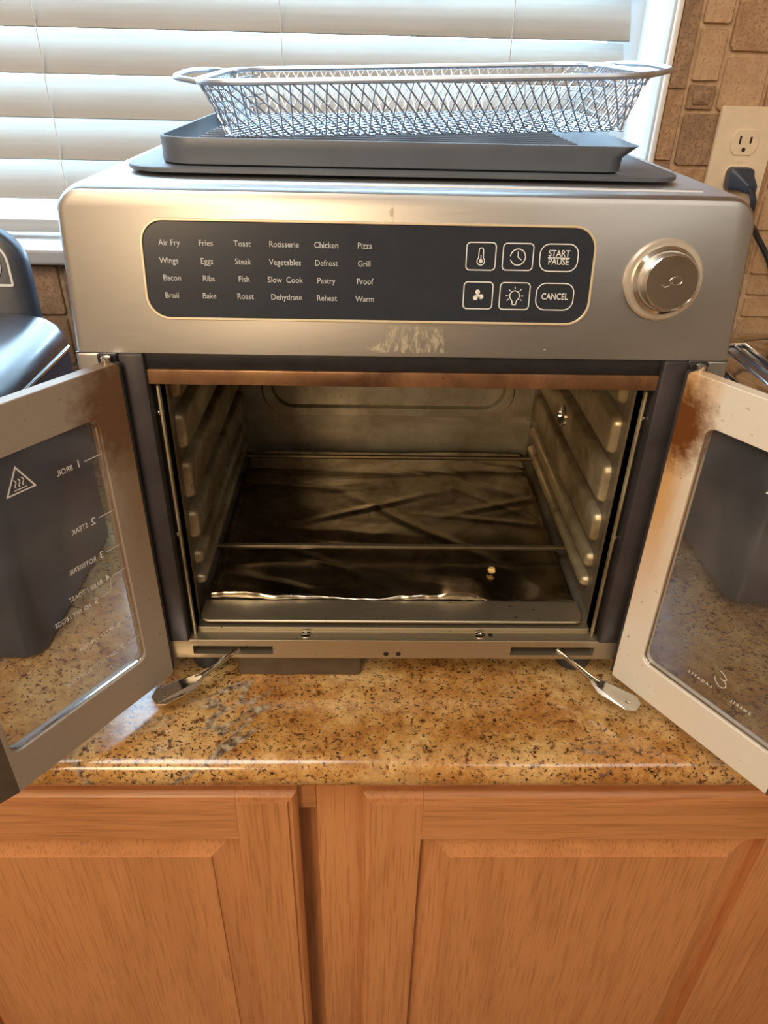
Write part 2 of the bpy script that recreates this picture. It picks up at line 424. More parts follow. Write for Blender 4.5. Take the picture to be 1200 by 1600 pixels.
bm = new(); box(bm, WX0 + 0.04, WX1 - 0.046, YW + 0.113, YW + 0.117, 0.295, WZ1 - 0.04); obj('window_pane', bm, 'pane', win, 0)

# tumbled travertine tiles: each its own piece on the wall
def tile_mesh(w, h, seed):
    rnd = random.Random(seed); bm = new(); t = 0.0042
    pts = rrect(-w / 2, w / 2, -h / 2, h / 2, min(w, h) * 0.08, 3)
    pts = [(a + rnd.uniform(-.0006, .0006), b + rnd.uniform(-.0006, .0006)) for a, b in pts]
    extrude(bm, pts, XZ(0, -1), [0, t * 0.45, t * 0.85, t], [0, 0, 0.0005, 0.0012], cap0=False); return mesh('tile', bm, 40)
tile_cache = {}
def tile(x0, x1, z0, z1, kind):
    key = (round(x1 - x0, 4), round(z1 - z0, 4), kind)
    if key not in tile_cache: tile_cache[key] = tile_mesh(x1 - x0, z1 - z0, hash(key) % 999)
    me = tile_cache[key]
    o = bpy.data.objects.new('tile', me)
    if not me.materials: me.materials.append(M['trav'][kind])
    COL.objects.link(o); o.location = ((x0 + x1) / 2, YW, (z0 + z1) / 2); o.parent = wall_back
G = 0.005
# bullnose column beside the window
z = 0.02
for k, h in enumerate((0.10, 0.075, 0.10, 0.10, 0.075, 0.10, 0.1, 0.1, 0.1)):
    tile(0.3185, 0.3405 - 0.0015, z, z + h - 0.003, 2 if k % 2 else 1); z += h
# the mixed-size pattern beside the outlet
tile(0.3435, 0.3745, 0.4790, 0.5285, 0); tile(0.3435, 0.3745, 0.534, 0.5840, 0)
tile(0.3435, 0.3745, 0.4495, 0.4745, 2); tile(0.3435, 0.3990, 0.3900, 0.4450, 2)
tile(0.3795, 0.4800, 0.5080, 0.5840, 1); tile(0.3795, 0.4300, 0.4495, 0.5030, 0); tile(0.4350, 0.5350, 0.4495, 0.5030, 1)
tile(0.4850, 0.5900, 0.5080, 0.5840, 0); tile(0.4040, 0.4620, 0.3165, 0.4450, 1)
tile(0.3435, 0.3990, 0.3165, 0.3850, 1)
tile(0.4670, 0.5350, 0.3645, 0.4450, 0); tile(0.4670, 0.5350, 0.3165, 0.3595, 0)
tile(0.3435, 0.4700, 0.2620, 0.3115, 1); tile(0.4750, 0.5350, 0.2620, 0.3115, 0)
for z0, z1 in ((0.2345, 0.2570), (0.2060, 0.2290), (0.1780, 0.2005)):
    tile(0.3435, 0.4700, z0, z1, 0); tile(0.4780, 0.5350, z0, z1, 0)
for r in range(3):
    for c in range(4): tile(0.3435 + c * 0.0485, 0.3870 + c * 0.0485, 0.02 + r * 0.0525, 0.0675 + r * 0.0525, (r + c) % 2)
for r in range(6):
    for c in range(4): tile(0.545 + c * 0.075, 0.615 + c * 0.075, 0.02 + r * 0.08, 0.095 + r * 0.08, (r * 2 + c) % 3)
for r in range(3):
    for c in range(4): tile(0.3435 + c * 0.0785, 0.4170 + c * 0.0785, 0.589 + r * 0.0785, 0.6625 + r * 0.0785, (r + c) % 3)
# small tiles under the sill at the left
for r in range(4):
    for c in range(12): tile(-0.95 + c * 0.105, -0.85 + c * 0.105, -0.012 + r * 0.0685, 0.0515 + r * 0.0685, (r * 3 + c) % 3)
# relief on the small inset tile
bm = new()
extrude(bm, rrect(0.3485, 0.3695, 0.4545, 0.4695, 0.003, 3), XZ(YW - 0.0041, -1), [0, 0.0015, 0.0022], [0, 0.0006, 0.002], cap0=False)
extrude(bm, [(0.357, 0.4575), (0.3615, 0.4575), (0.3605, 0.468), (0.358, 0.468)], XZ(YW - 0.006, -1), [0, 0.0016], [0, 0.0008], cap0=False)
o = obj('tile_relief', bm, M['trav'][2]); o.parent = wall_back

# ------------------------------------------------------------------ window blind
blind = thing('window_blind', 'cream horizontal slat blind covering the kitchen window', 'blind', (-0.45, 0.53, 0.287))
SL_X0, SL_X1 = -1.23, 0.279
bm = new(); th = math.radians(61); wd = 0.0505; n = 8; top_, bot_ = [], []
for i in range(n + 1):
    q = (i / n - 0.5); s_ = q * wd; crown = 0.0022 * (1 - (2 * q) ** 2)
    # lower edge toward the room, upper edge toward the glass
    cy, cz = s_ * math.cos(th), s_ * math.sin(th); ny, nz = -math.sin(th), math.cos(th)
    top_.append((cy + ny * (crown + 0.0013), cz + nz * (crown + 0.0013))); bot_.append((cy + ny * (crown - 0.0013), cz + nz * (crown - 0.0013)))
prof = top_ + bot_[::-1]
quad_loop(bm, [[(x, a, b) for a, b in prof] for x in (SL_X0, SL_X1)])
sl = mesh('slat', bm, 30); sl.materials.append(M['slat'])
for k in range(17):
    o = bpy.data.objects.new('slat', sl); COL.objects.link(o); o.parent = blind
    o.location = Vector((0, 0.53, 0.3295 + 0.0467 * k + wd / 2 * math.sin(th))) - Vector(blind['origin'])
bm = new(); box(bm, SL_X0, SL_X1, 0.517, 0.545, 0.2875, 0.3045, 0.003); obj('bottom_rail', bm, 'slat', blind)
bm = new(); box(bm, SL_X0, SL_X1, 0.512, 0.552, 1.1, 1.145, 0.003); obj('head_rail', bm, 'slat', blind)
for x in (-0.415, -0.132, 0.1385):
    bm = new(); tube(bm, [(x, 0.5135 + 0.002 * math.sin(i * 1.7), 0.302 + 0.0467 * i * 0.5) for i in range(36)], 0.0008, 5)
    obj('ladder_cord', bm, 'blind_cord', blind)

# ------------------------------------------------------------------ countertop
bm = new(); pr = []
for i in range(9):   # full rounded front edge
    a = math.radians(90 + 180 * i / 8); pr.append((-0.0810 + 0.0165 * math.cos(a), Z0 - 0.0175 + 0.0175 * math.sin(a)))
pr = [(YW - 0.0005, Z0)] + pr + [(YW - 0.0005, Z0 - 0.035)]
quad_loop(bm, [[(x, a, b) for a, b in pr] for x in (-1.6, 1.5)])
tag(obj('countertop', bm, 'granite', smooth=40), 'golden speckled granite countertop under the oven', 'countertop')

# ------------------------------------------------------------------ oak base cabinet
cab = thing('base_cabinet', 'oak base cabinet with raised panel doors below the countertop', 'cabinet', (0, 0.2, -0.9))
YF, YD = -0.053, -0.072   # face frame plane, door face plane
bm = new(); box(bm, -1.0, 1.0, YF + 0.02, 0.46, -0.9, -0.0505); obj('carcass', bm, 'oak_z', cab, 0)
bm = new(); box(bm, -0.0735, -0.0265, YF, YF + 0.0199, -0.8, -0.0505, 0.0006); obj('face_frame_stile', bm, 'oak_z', cab)
bm = new(); box(bm, -0.56, -0.0737, YF, YF + 0.0199, -0.13, -0.0505, 0.0006); obj('face_frame_rail', bm, 'oak_x', cab)
bm = new(); box(bm, -0.0263, 0.56, YF, YF + 0.0199, -0.13, -0.0505, 0.0006); obj('face_frame_rail', bm, 'oak_x', cab)
bm = new(); box(bm, -1.0, 1.0, YF + 0.04, YF + 0.06, -0.8999, -0.8); obj('toe_kick', bm, 'oak_x', cab, 0)
def cab_door(x0, x1, z0, z1, panel):
    sw, rw = 0.0572, 0.0620; T = 0.018; yb = YF - 0.0006
    d_ = YF - 0.0006 - YD
    px0, px1, pz0, pz1 = x0 + sw - 0.004, x1 - sw + 0.004, z0 + rw - 0.004, z1 - rw + 0.004
    bm = new()   # raised panel: edge tongue, bevel, raised field
    base = [(px0, pz0), (px1, pz0), (px1, pz1), (px0, pz1)]
    quad_loop(bm, [[(a, yb, b) for a, b in base], [(a, YD + 0.0140, b) for a, b in base],
                   [(a, YD + 0.0132, b) for a, b in shrink(base, 0.0045)],
                   [(a, YD + 0.0024, b) for a, b in shrink(base, 0.034)], [(a, YD + 0.0004, b) for a, b in shrink(base, 0.0345)]], cap0=False)
    door = obj('cabinet_door', bm, panel, cab, 20)
    def member(nm, ax0, ax1, az0, az1, mat, out):
        bm = new(); e = 0.009
        f = [(ax0, az0), (ax1, az0), (ax1, az1), (ax0, az1)]
        # stepped, rounded-over outer edge: only on the outside sides named in out
        def off(d):
            return [(ax0 + (d if 'l' in out else 0), az0 + (d if 'b' in out else 0)), (ax1 - (d if 'r' in out else 0), az0 + (d if 'b' in out else 0)),
                    (ax1 - (d if 'r' in out else 0), az1 - (d if 't' in out else 0)), (ax0 + (d if 'l' in out else 0), az1 - (d if 't' in out else 0))]
        quad_loop(bm, [[(a, y, b) for a, b in off(d)] for d, y in ((0, yb), (0, YD + 0.009), (0.0015, YD + 0.0062), (0.0045, YD + 0.0038), (0.0075, YD + 0.0032), (0.0085, YD))])
        o = obj(nm, bm, mat, None, 25); o.parent = door
    g = 0.0002
    member('stile', x0, x0 + sw, z0, z1, 'oak_z', 'ltb'); member('stile', x1 - sw, x1, z0, z1, 'oak_z', 'rtb')
    member('rail', x0 + sw + g, x1 - sw - g, z1 - rw, z1, 'oak_x', 't'); member('rail', x0 + sw + g, x1 - sw - g, z0, z0 + rw, 'oak_x', 'b')
cab_door(-0.5400, -0.0909, -0.76, -0.0901, 'oak_p1')
cab_door(-0.0286, 0.4300, -0.76, -0.0914, 'oak_p2')

# ================================================================== OVEN
W2, ZT, ZC, KT = 0.2375, 0.4224, 0.3130, 0.1448
AL = math.atan(KT); CA, SA = math.cos(AL), math.sin(AL)
DEPTH = 0.395
oven = thing('toaster_oven', 'stainless steel french door air fryer oven standing open on the granite', 'oven', (0, 0.2, Z0))
def F(x, z, d=0.0):      # point on the leaning control fascia, d = outward
    t = z - ZC
    return (x, KT * t - d * CA, z + d * SA)
FM = lambda a, b, d: F(a, b, d)

# body shell: rounded inverted U, back, bottom
bm = new(); outer = rrect(-W2, W2, 0.018, ZT, (0.004, 0.004, 0.016, 0.016), 6)
quad_loop(bm, [[(a, y, b) for a, b in shrink(outer, i)] for y, i in ((0.022, 0.004), (0.024, 0.0012), (DEPTH - 0.004, 0.0012), (DEPTH, 0.005))], cap0=False)
obj('body_shell', bm, 'steel_top', oven)
# fascia: top control area leaning back, with rolled outer edge; side stiles; bottom rail
bm = new()
pts = rrect(-W2, W2, ZC, ZT, (0.0001, 0.0001, 0.019, 0.019), 8)
def roll(a, b, d): return F(a, b, d)
def fas(i): return [(a, ZC if q[1] < ZC + 0.002 else b) for q, (a, b) in zip(pts, shrink(pts, i))]
quad_loop(bm, [[F(a, b, d) for a, b in fas(i)] for d, i in ((-0.022, 0), (-0.0068, 0), (-0.0036, 0.0008), (-0.0010, 0.0030), (0, 0.0062))])
obj('control_fascia', bm, 'steel_front', oven, 30)
for s in (-1, 1):
    bm = new(); x0, x1 = sorted((s * W2, s * 0.2075))
    box(bm, x0, x1, 0.0, 0.024, 0.018, ZC, 0.0025, 3); obj('fascia_stile', bm, 'steel_front', oven)
# bottom rail with the two hinge slots and screw holes
bm = new(); zr0, zr1 = 0.018, 0.039
for a, b in ((-0.207, -0.1864), (-0.113, 0.1084), (0.1866, 0.207)): box(bm, a, b, 0.0, 0.012, zr0, zr1)
for a, b in ((-0.1864, -0.113), (0.1084, 0.1866)):
    box(bm, a, b, 0.0, 0.012, zr0, 0.0225); box(bm, a, b, 0.0, 0.012, 0.0325, zr1)
obj('bottom_rail', bm, 'steel_sill', oven, 0)
for a, b in ((-0.1864, -0.113), (0.1084, 0.1866)):
    bm = new(); box(bm, a - 0.001, b + 0.001, 0.0121, 0.016, 0.0215, 0.034); obj('hinge_slot', bm, 'dark_hole', oven, 0)
for x in (-0.008, 0.0034):
    bm = new(); lathe(bm, [(0.0024, 0.001), (0.0024, -0.0004), (0.0018, -0.0008)], lambda a, b, d, x=x: (x + a, d, 0.0235 + b), 14); obj('screw_hole', bm, 'dark_hole', oven)
for s in (-1, 1):
    bm = new(); x0, x1 = sorted((s * 0.2075, s * 0.2215)); box(bm, x0, x1, -0.0035, -0.0001, 0.3040, 0.3128, 0.0015); obj('hinge_block', bm, 'dark_bar', oven)
# posts and lintel around the opening
for s in (-1, 1):
    bm = new(); x0, x1 = sorted((s * 0.2073, s * 0.189)); box(bm, x0, x1, -0.002, 0.020, zr1, 0.3128, 0.002); obj('door_post', bm, 'post', oven)
    bm = new(); x0, x1 = sorted((s * 0.1888, s * 0.1835)); box(bm, x0, x1, 0.010, 0.024, zr1 + 0.0005, 0.2885, 0.0004); obj('channel', bm, 'dark_hole', oven)
    bm = new(); x0, x1 = sorted((s * 0.1855, s * 0.1835)); box(bm, x0, x1, 0.0065, 0.030, zr1 + 0.0005, 0.285, 0.0006); obj('inner_lip', bm, 'cavity_rail', oven)
    for zz in (0.262, 0.15):
        bm = new(); lathe(bm, [(0.002, 0.0), (0.0017, -0.001), (0.0008, -0.0015)], lambda a, b, d, s=s, zz=zz: (s * 0.1872 + a, 0.0098 + d, zz + b), 12); obj('rivet', bm, 'chrome', oven)
bm = new(); box(bm, -0.2073, 0.2073, 0.002, 0.024, 0.3003, 0.3128, 0.001); obj('lintel_bar', bm, 'dark_bar', oven)
bm = new(); box(bm, -0.189, 0.189, 0.001, 0.024, 0.2885, 0.3001, 0.001); obj('lintel_lip', bm, 'lintel', oven)
# cavity liner
CX, CY1, CZ0, CZ1 = 0.187, 0.366, 0.043, 0.300
bm = new(); box(bm, -CX, CX, 0.024, CY1, CZ0 - 0.002, CZ0); obj('cavity_floor', bm, 'cavity', oven, 0)
bm = new(); box(bm, -CX, CX, 0.024, CY1, CZ1, CZ1 + 0.002); obj('cavity_ceiling', bm, 'cavity', oven, 0)
bm = new(); box(bm, -CX - 0.002, CX + 0.002, CY1, CY1 + 0.002, CZ0 - 0.002, CZ1 + 0.002)
o_ = rrect(-0.162, 0.162, 0.098, 0.285, 0.034, 8); i_ = rrect(-0.146, 0.146, 0.114, 0.270, 0.026, 8)
quad_loop(bm, [[(a, CY1 - d, b) for a, b in q] for q, d in ((o_, 0.0), (shrink(o_, 0.003), 0.006), (shrink(i_, -0.003), 0.006), (i_, 0.0015))], cap0=False, cap1=True)
obj('cavity_back', bm, 'back_steel_lit', oven, 40)
for s in (-1, 1):
    bm = new(); x0, x1 = sorted((s * CX, s * (CX + 0.002))); box(bm, x0, x1, 0.024, CY1, CZ0, CZ1); side = obj('cavity_side', bm, 'cavity', oven, 0)
    for z0, z1 in ((0.254, 0.284), (0.207, 0.243), (0.158, 0.197), (0.115, 0.147), (0.086, 0.103), (0.063, 0.076)):
        bm = new(); r_ = min(0.008, (z1 - z0) * 0.42)
        q = rrect(0.050, 0.335, z0, z1, r_, 4)
        extrude(bm, q, (lambda a, b, d, s=s: (s * (CX - d), a, b)), [0, 0.004, 0.0066, 0.0075], [0, 0.0008, 0.0024, 0.0042], cap0=False)
        obj('shelf_rail', bm, 'cavity_rail', oven, 40)
bm = new()
lathe(bm, [(0.011, 0.0), (0.011, 0.002), (0.008, 0.003), (0.0072, 0.0005)], lambda a, b, d: (CX - 0.0074 - d, 0.197 + a, 0.178 + b), 20); obj('spit_socket', bm, 'chrome', oven)
# stepped sill below the opening
bm = new(); box(bm, -0.189, 0.189, 0.0122, 0.024, 0.030, 0.0388); box(bm, -0.187, 0.187, 0.0145, 0.026, 0.0388, 0.0425, 0.0005); obj('sill_step', bm, 'steel_sill', oven, 0)
bm = new(); box(bm, -0.189, 0.189, 0.0001, 0.0122, 0.0385, 0.0395, 0.0004); obj('sill_plate', bm, 'steel_sill', oven, 0)
for x in (-0.0828, 0.0797):
    bm = new(); lathe(bm, [(0.0050, 0), (0.0050, 0.0006), (0.0040, 0.0012), (0.0016, 0.0012), (0.0012, 0.0005), (0.0004, 0.0005)], lambda a, b, d, x=x: (x + a, 0.0085 + b, 0.0395 + d), 18); obj('screw', bm, 'chrome', oven)
bm = new(); lathe(bm, [(0.0022, 0), (0.002, 0.0006), (0.0008, 0.0006)], lambda a, b, d: (0.0895 + a, 0.0085 + b, 0.0395 + d), 12); obj('screw_hole', bm, 'dark_hole', oven)
# heating rods
for y, z, r in ((0.1165, 0.0645, 0.0030), (0.315, 0.0645, 0.0030)):
    bm = new(); tube(bm, [(-0.1865, y, z), (-0.09, y + 0.0005, z - 0.0004), (0.09, y, z), (0.1865, y, z)], r, 8); obj('heating_rod', bm, 'rod', oven)
# feet, then a stand-in block for the dark band
for x in (-0.18, 0.18):
    for y in (0.035, 0.36):
        bm = new(); lathe(bm, [(0.016, 0.0), (0.018, 0.003), (0.018, 0.033)], lambda a, b, d, x=x, y=y: (x + a, y + b, Z0 + d), 20); obj('foot', bm, 'black_matte', oven)
bm = new(); box(bm, -0.150, -0.032, 0.011, 0.05, Z0, 0.0178, 0.002); obj('foot', bm, 'door_edge', oven)  # block coloured brown for the shadow and reflection band under the oven front
# ribs pressed in the top
for x in (-0.21, 0.2135):
    bm = new(); tube(bm, [(x * 0.97, 0.10, ZT - 0.0009), (x * 1.0, 0.27, ZT - 0.0009), (x, 0.36, ZT - 0.0009)], 0.0019, 8); obj('top_rib', bm, 'steel_top', oven)
bm = new(); tube(bm, [(-0.20, 0.040, ZT - 0.0012), (0.205, 0.040, ZT - 0.0012)], 0.0016, 8); obj('top_rib', bm, 'steel_top', oven)

# ---- control panel
PX0, PX1, PZ0, PZ1 = -0.1805, 0.1270, 0.3385, 0.4010
bm = new(); p_ = rrect(PX0, PX1, PZ0, PZ1, 0.0145, 8)
extrude(bm, p_, FM, [0.0002, 0.0012, 0.0016], [0, 0, 0.0006], cap0=False)
panel = obj('control_panel', bm, 'panel_black', oven, 25, 'glossy black touch panel')
def sub(name, me, mat, par, label=None):
    o = obj(name, me, mat, None, label=label); o.parent = par
    return o
bm = new(); ring(bm, rrect(PX0 - 0.0017, PX1 + 0.0017, PZ0 - 0.0017, PZ1 + 0.0017, 0.0162, 8), p_, lambda a, b, d: F(a, b, d), 0.0022, 0.0, 0.0004); sub('panel_trim', bm, 'panel_trim', panel)
D = 0.00185
WORDS = [('Air Fry', -.1625, .3872), ('Fries', -.1379, .3873), ('Toast', -.1133, .3873), ('Rotisserie', -.0851, .3873), ('Chicken', -.0564, .3873), ('Pizza', -.0303, .3873),
         ('Wings', -.1637, .3758), ('Eggs', -.1380, .3758), ('Steak', -.1135, .3759), ('Vegetables', -.0847, .3758), ('Defrost', -.0566, .3758), ('Grill', -.0306, .3758),
         ('Bacon', -.1626, .3646), ('Ribs', -.1376, .3645), ('Fish', -.1134, .3645), ('Slow  Cook', -.0851, .3644), ('Pastry', -.0568, .3643), ('Proof', -.0301, .3642),
         ('Broil', -.1638, .3531), ('Bake', -.1380, .3531), ('Roast', -.1131, .3531), ('Dehydrate', -.0846, .3530), ('Reheat', -.0565, .3528), ('Warm', -.0300, .3526)]
for w_, x, z in WORDS:
    sub('lettering', text_mesh(w_, 0.0055, lambda a, b, x=x, z=z: F(x + a, z + b, D), bold=0.0, xs=0.92), 'print_dim', panel)
def outline(x0, x1, z0, z1, r, w=0.0007):
    bm = new(); a = rrect(x0, x1, z0, z1, r, 6); b = shrink(a, w)
    va = [bm.verts.new(F(*q, D)) for q in a]; vb = [bm.verts.new(F(*q, D)) for q in b]; n = len(a)
    for i in range(n): bm.faces.new((va[i], va[(i + 1) % n], vb[(i + 1) % n], vb[i]))
    return bm
def stroke(bm, pts, w, f):
    """flat ribbon polyline in a 2D plane"""
    P = [Vector(p) for p in pts]; L, R2 = [], []
    for i, p in enumerate(P):
        t = (P[min(i + 1, len(P) - 1)] - P[max(i - 1, 0)]).normalized(); n = Vector((-t.y, t.x)) * w / 2
        L.append(bm.verts.new(f(*(p + n)))); R2.append(bm.verts.new(f(*(p - n))))
    for i in range(len(P) - 1): bm.faces.new((L[i], L[i + 1], R2[i + 1], R2[i]))
def arc(cx, cz, r, a0, a1, n=20): return [(cx + r * math.cos(math.radians(a0 + (a1 - a0) * i / n)), cz + r * math.sin(math.radians(a0 + (a1 - a0) * i / n))) for i in range(n + 1)]
def disc(bm, cx, cz, r, f, n=14): bm.faces.new([bm.verts.new(f(cx + r * math.cos(2 * math.pi * i / n), cz + r * math.sin(2 * math.pi * i / n))) for i in range(n)])
PF = lambda a, b: F(a, b, D)
BT = {'temp': (.0390, .0598, .3728, .3913, .003), 'clock': (.0641, .0856, .3731, .3911, .003), 'start': (.0896, .1166, .3728, .3911, .0068),
      'fan': (.0386, .0596, .3471, .3657, .003), 'lamp': (.0640, .0856, .3470, .3656, .003), 'cancel': (.0896, .1166, .3471, .3656, .0068)}
btn = {}
for k, (a, b, c, d, r) in BT.items(): btn[k] = sub('touch_button', outline(a, b, c, d, r), 'print', panel)
def icon(bm): return sub('icon', bm, 'print', panel)
cx, cz = .0494, .382
bm = new(); stroke(bm, arc(cx, cz - .0030, .0026, 130, 410, 18) + [(cx + .0015, cz + .0038)] + arc(cx, cz + .0040, .0015, 0, 180, 8) + [(cx - .0016, cz - .0010)], .0006, PF)
disc(bm, cx, cz - .003, .0013, PF); stroke(bm, [(cx, cz - .003), (cx, cz + .001)], .0006, PF); icon(bm)
cx, cz = .0748, .3820
bm = new(); stroke(bm, arc(cx, cz, .0052, 200, 535, 30), .0007, PF); stroke(bm, [(cx - .0001, cz + .0036), (cx, cz), (cx + .0026, cz - .0018)], .0006, PF); icon(bm)
cx, cz = .0491, .3564
bm = new()
for q in range(3):
    a = math.radians(100 + 120 * q); ox, oz = cx + .0023 * math.cos(a), cz + .0023 * math.sin(a)
    disc(bm, ox, oz, .0017, PF); stroke(bm, [(cx, cz), (ox + .0013 * math.cos(a - 1.2), oz + .0013 * math.sin(a - 1.2))], .0011, PF)
icon(bm)
cx, cz = .0748, .3562
bm = new(); stroke(bm, [(cx - .0013, cz - .0056), (cx - .0014, cz - .0036)] + arc(cx, cz + .0003, .0034, 235, -55, 20) + [(cx + .0014, cz - .0036), (cx + .0013, cz - .0056), (cx - .0013, cz - .0056)], .0006, PF)
for a in (-30, 0, 45, 90, 135, 180, 210): stroke(bm, [(cx + r * math.cos(math.radians(a)), cz + .0003 + r * math.sin(math.radians(a))) for r in (.0044, .0062)], .0005, PF)
icon(bm)
sub('lettering', text_mesh('START', 0.0058, lambda a, b: F(.1031 + a, .3846 + b, D), bold=0.00004, xs=0.88), 'print', panel)
sub('lettering', text_mesh('PAUSE', 0.0058, lambda a, b: F(.1031 + a, .3793 + b, D), bold=0.00004, xs=0.88), 'print', panel)
bm = new(); stroke(bm, [(.0955, .3819), (.1107, .3819)], .0005, PF); icon(bm)
sub('lettering', text_mesh('CANCEL', 0.0060, lambda a, b: F(.1031 + a, .3563 + b, D), bold=0.00004, xs=0.82), 'print', panel)

# ---- knob
KX, KZ = 0.1783, 0.3686
kf = lambda a, b, d: (lambda p: p)(F(KX + a, KZ + b * CA, d))
bm = new(); lathe(bm, [(0.0277, 0), (0.0277, 0.0016), (0.0262, 0.0030), (0.0232, 0.0030)], kf, 48); obj('knob_ring', bm, 'ring', oven)
bm = new(); lathe(bm, [(0.0228, 0.0), (0.0228, 0.005), (0.0206, 0.007), (0.0192, 0.0155), (0.0187, 0.0172), (0.0178, 0.0178), (0.0174, 0.0174)], kf, 56); knob = obj('knob', bm, 'chrome', oven)
bm = new(); lathe(bm, [(0.0173, 0.0165), (0.0173, 0.0171)] + [(0.0172 - 0.000170 * i, 0.0172 + (0.00014 if i % 2 else 0) * random.uniform(0.1, 1.0)) for i in range(96)] + [(0.0004, 0.0172)], kf, 56); sub('knob_face', mesh('knob_face', bm, 0), 'knob_face', knob)
bm = new(); tube(bm, [kf(0.0025 + 0.0042 * math.cos(t), 0.0012 + 0.0026 * math.sin(t), 0.0174) for t in [2 * math.pi * i / 24 for i in range(24)]], 0.00035, 6, closed=True)
tube(bm, [kf(*q) for q in ((-0.0065, -0.0020, 0.0174), (-0.0045, -0.0030, 0.0174), (-0.002, -0.0022, 0.0174), (0.0005, 0.0002, 0.0174))], 0.0003, 6); sub('knob_emblem', bm, 'chrome', knob)

# ---- smears of dried residue on the fascia below the panel
rnd = random.Random(4)
def residue_mat(name, thr):
    s = Shade(name); s.set(Roughness=0.85)
    n = s.noise(s.coord((1, 1, 0.4)), 330, 5, 0.7); s.color(s.ramp(n, [(0.3, lin(196, 180, 146)), (0.7, lin(222, 210, 180))]))
    s.link(s.ramp(n, [(thr, BW[0]), (thr + 0.14, (0.5,) * 3)]), s.b.inputs['Alpha']); return s.m
M['residue'] = residue_mat('dried_residue', 0.36)
def blotch(cx, cz, w, h, n=16):
    bm = new()
    bm.faces.new([bm.verts.new(F(cx + w / 2 * math.cos(2 * math.pi * i / n) * rnd.uniform(.65, 1.15), cz + h / 2 * math.sin(2 * math.pi * i / n) * rnd.uniform(.65, 1.15), 0.00025)) for i in range(n)])
    obj('residue', bm, 'residue', oven, 0)
blotch(-.022, .3185, .014, .0035); blotch(-0.0125, 0.4085, 0.0035, 0.0070); blotch(-0.0112, 0.4042, 0.0012, 0.006); blotch(0.100, 0.3195, 0.003, 0.0015)
bm = new(); pts = [(-0.0140, 0.3352), (0.0255, 0.3342), (0.0268, 0.3250), (0.0285, 0.3165), (0.0235, 0.3150), (0.0150, 0.3163), (0.0050, 0.3152), (-0.0120, 0.3160), (-0.0225, 0.3155), (-0.0240, 0.3185), (-0.0180, 0.3240), (-0.0150, 0.3215)]
bm.faces.new([bm.verts.new(F(a, b, 0.00015)) for a, b in pts])
obj('residue_film', bm, residue_mat('residue_film', 0.45), oven, 0)

# ---- doors
HX, HY = 0.2046, -0.0097
def make_door(s, ang, mat):
    a = math.radians(ang); dx, dy = -s * math.cos(a), -math.sin(a)
    sy = 1 if s < 0 else -1
    P = lambda u, z, w: (u, -sy * w, z)           # w = depth toward the outside of the door
    bm = new(); T = 0.0095
    g_out = rrect(0.0, 0.157, 0.0076, 0.3091, (0.003, 0.001, 0.001, 0.004), 8)
    g_in = rrect(0.025, 0.1530, 0.0454, 0.2747, 0.0085, 8)
    ring(bm, g_out, g_in, P, 0.0, T, 0.0005)
    door = obj('door', bm, mat, None, 30); door['local'] = 1
    door.parent = oven; door.location = Vector((s * HX, HY, 0)) - Vector(oven['origin']); door.rotation_euler = (0, 0, math.atan2(dy, dx))
    bm = new()
    quad_loop(bm, [[P(u, z, w) for u, w in ((0.1572, 0.0), (0.1960, 0.0085), (0.1975, 0.012), (0.1960, T + 0.003), (0.1572, T))] for z in (0.0076, 0.3091)])
    sub('door_edge', bm, 'door_edge', door)
    bm = new(); extrude(bm, shrink(g_in, -0.0006), P, [0.0045, 0.0085]); sub('door_glass', bm, 'glass', door)
    bm = new(); ring(bm, g_in, shrink(g_in, 0.0008), P, 0.0022, 0.0044, 0.0002); sub('glass_bead', bm, 'chrome', door)
    bm = new(); box(bm, -0.004, 0.0, *sorted((-sy * 0.002, -sy * T)), 0.0085, 0.308, 0.0012); sub('hinge_edge', bm, 'post', door)
    bm = new(); lathe(bm, [(0.0035, 0.0), (0.0035, 0.0035), (0.002, 0.0045)], lambda p, q, d: (0.004 + p, -sy * 0.008 + q, 0.3091 + d), 14); sub('hinge_pin', bm, 'chrome', door)
    return door, P
dl, PL = make_door(-1, 124.657, 'door_left'); dl['label'] = 'left glass door with shelf guide marks'
dr, PR = make_door(1, 123.102, 'door_right'); dr['label'] = 'right glass door with brown burnt stain'
WG = 0.0043
# markings are read from outside, so they appear mirrored from the inside
def door_text(door, P, body, u, z, size, align='LEFT', mir=1, xs=1.0):
    sub('lettering', text_mesh(body, size, lambda a, b: P(u + mir * a, z + b, WG), align, bold=0.00004, xs=xs), 'print', door)
for n_, t_, u, z in (('1', 'BROIL', .0425, .2456), ('2', 'STEAK', .0412, .1960), ('3', 'ROTISSERIE', .0405, .1648), ('4', 'BAKE / TOAST', .0398, .1422),
                     ('5', 'AIR FRY / EGGS', .0535, .1277), ('6', 'PIZZA / PROOF', .0398, .0936), ('7', 'DEHYDRATE / SLOW COOK', .0398, .0690)):
    door_text(dl, PL, n_, u, z, 0.0086); door_text(dl, PL, t_, u + 0.0072, z - 0.0004, 0.0060, xs=0.80 if len(t_) < 18 else 0.66)
PLf = lambda a, b: PL(a, b, WG)
for pts in ([(.0255, .2456), (.0397, .2456)], [(.0255, .1968), (.0382, .1968)], [(.0255, .1650), (.0387, .1650)], [(.0255, .0943), (.0372, .0943)], [(.0255, .0694), (.0370, .0694)],
            [(.0255, .1417), (.0370, .1417), (.0405, .1375), (.0405, .1330), (.0420, .1290), (.0504, .1287)]):
    bm = new(); stroke(bm, pts, .0006, PLf); sub('guide_line', bm, 'print', dl)
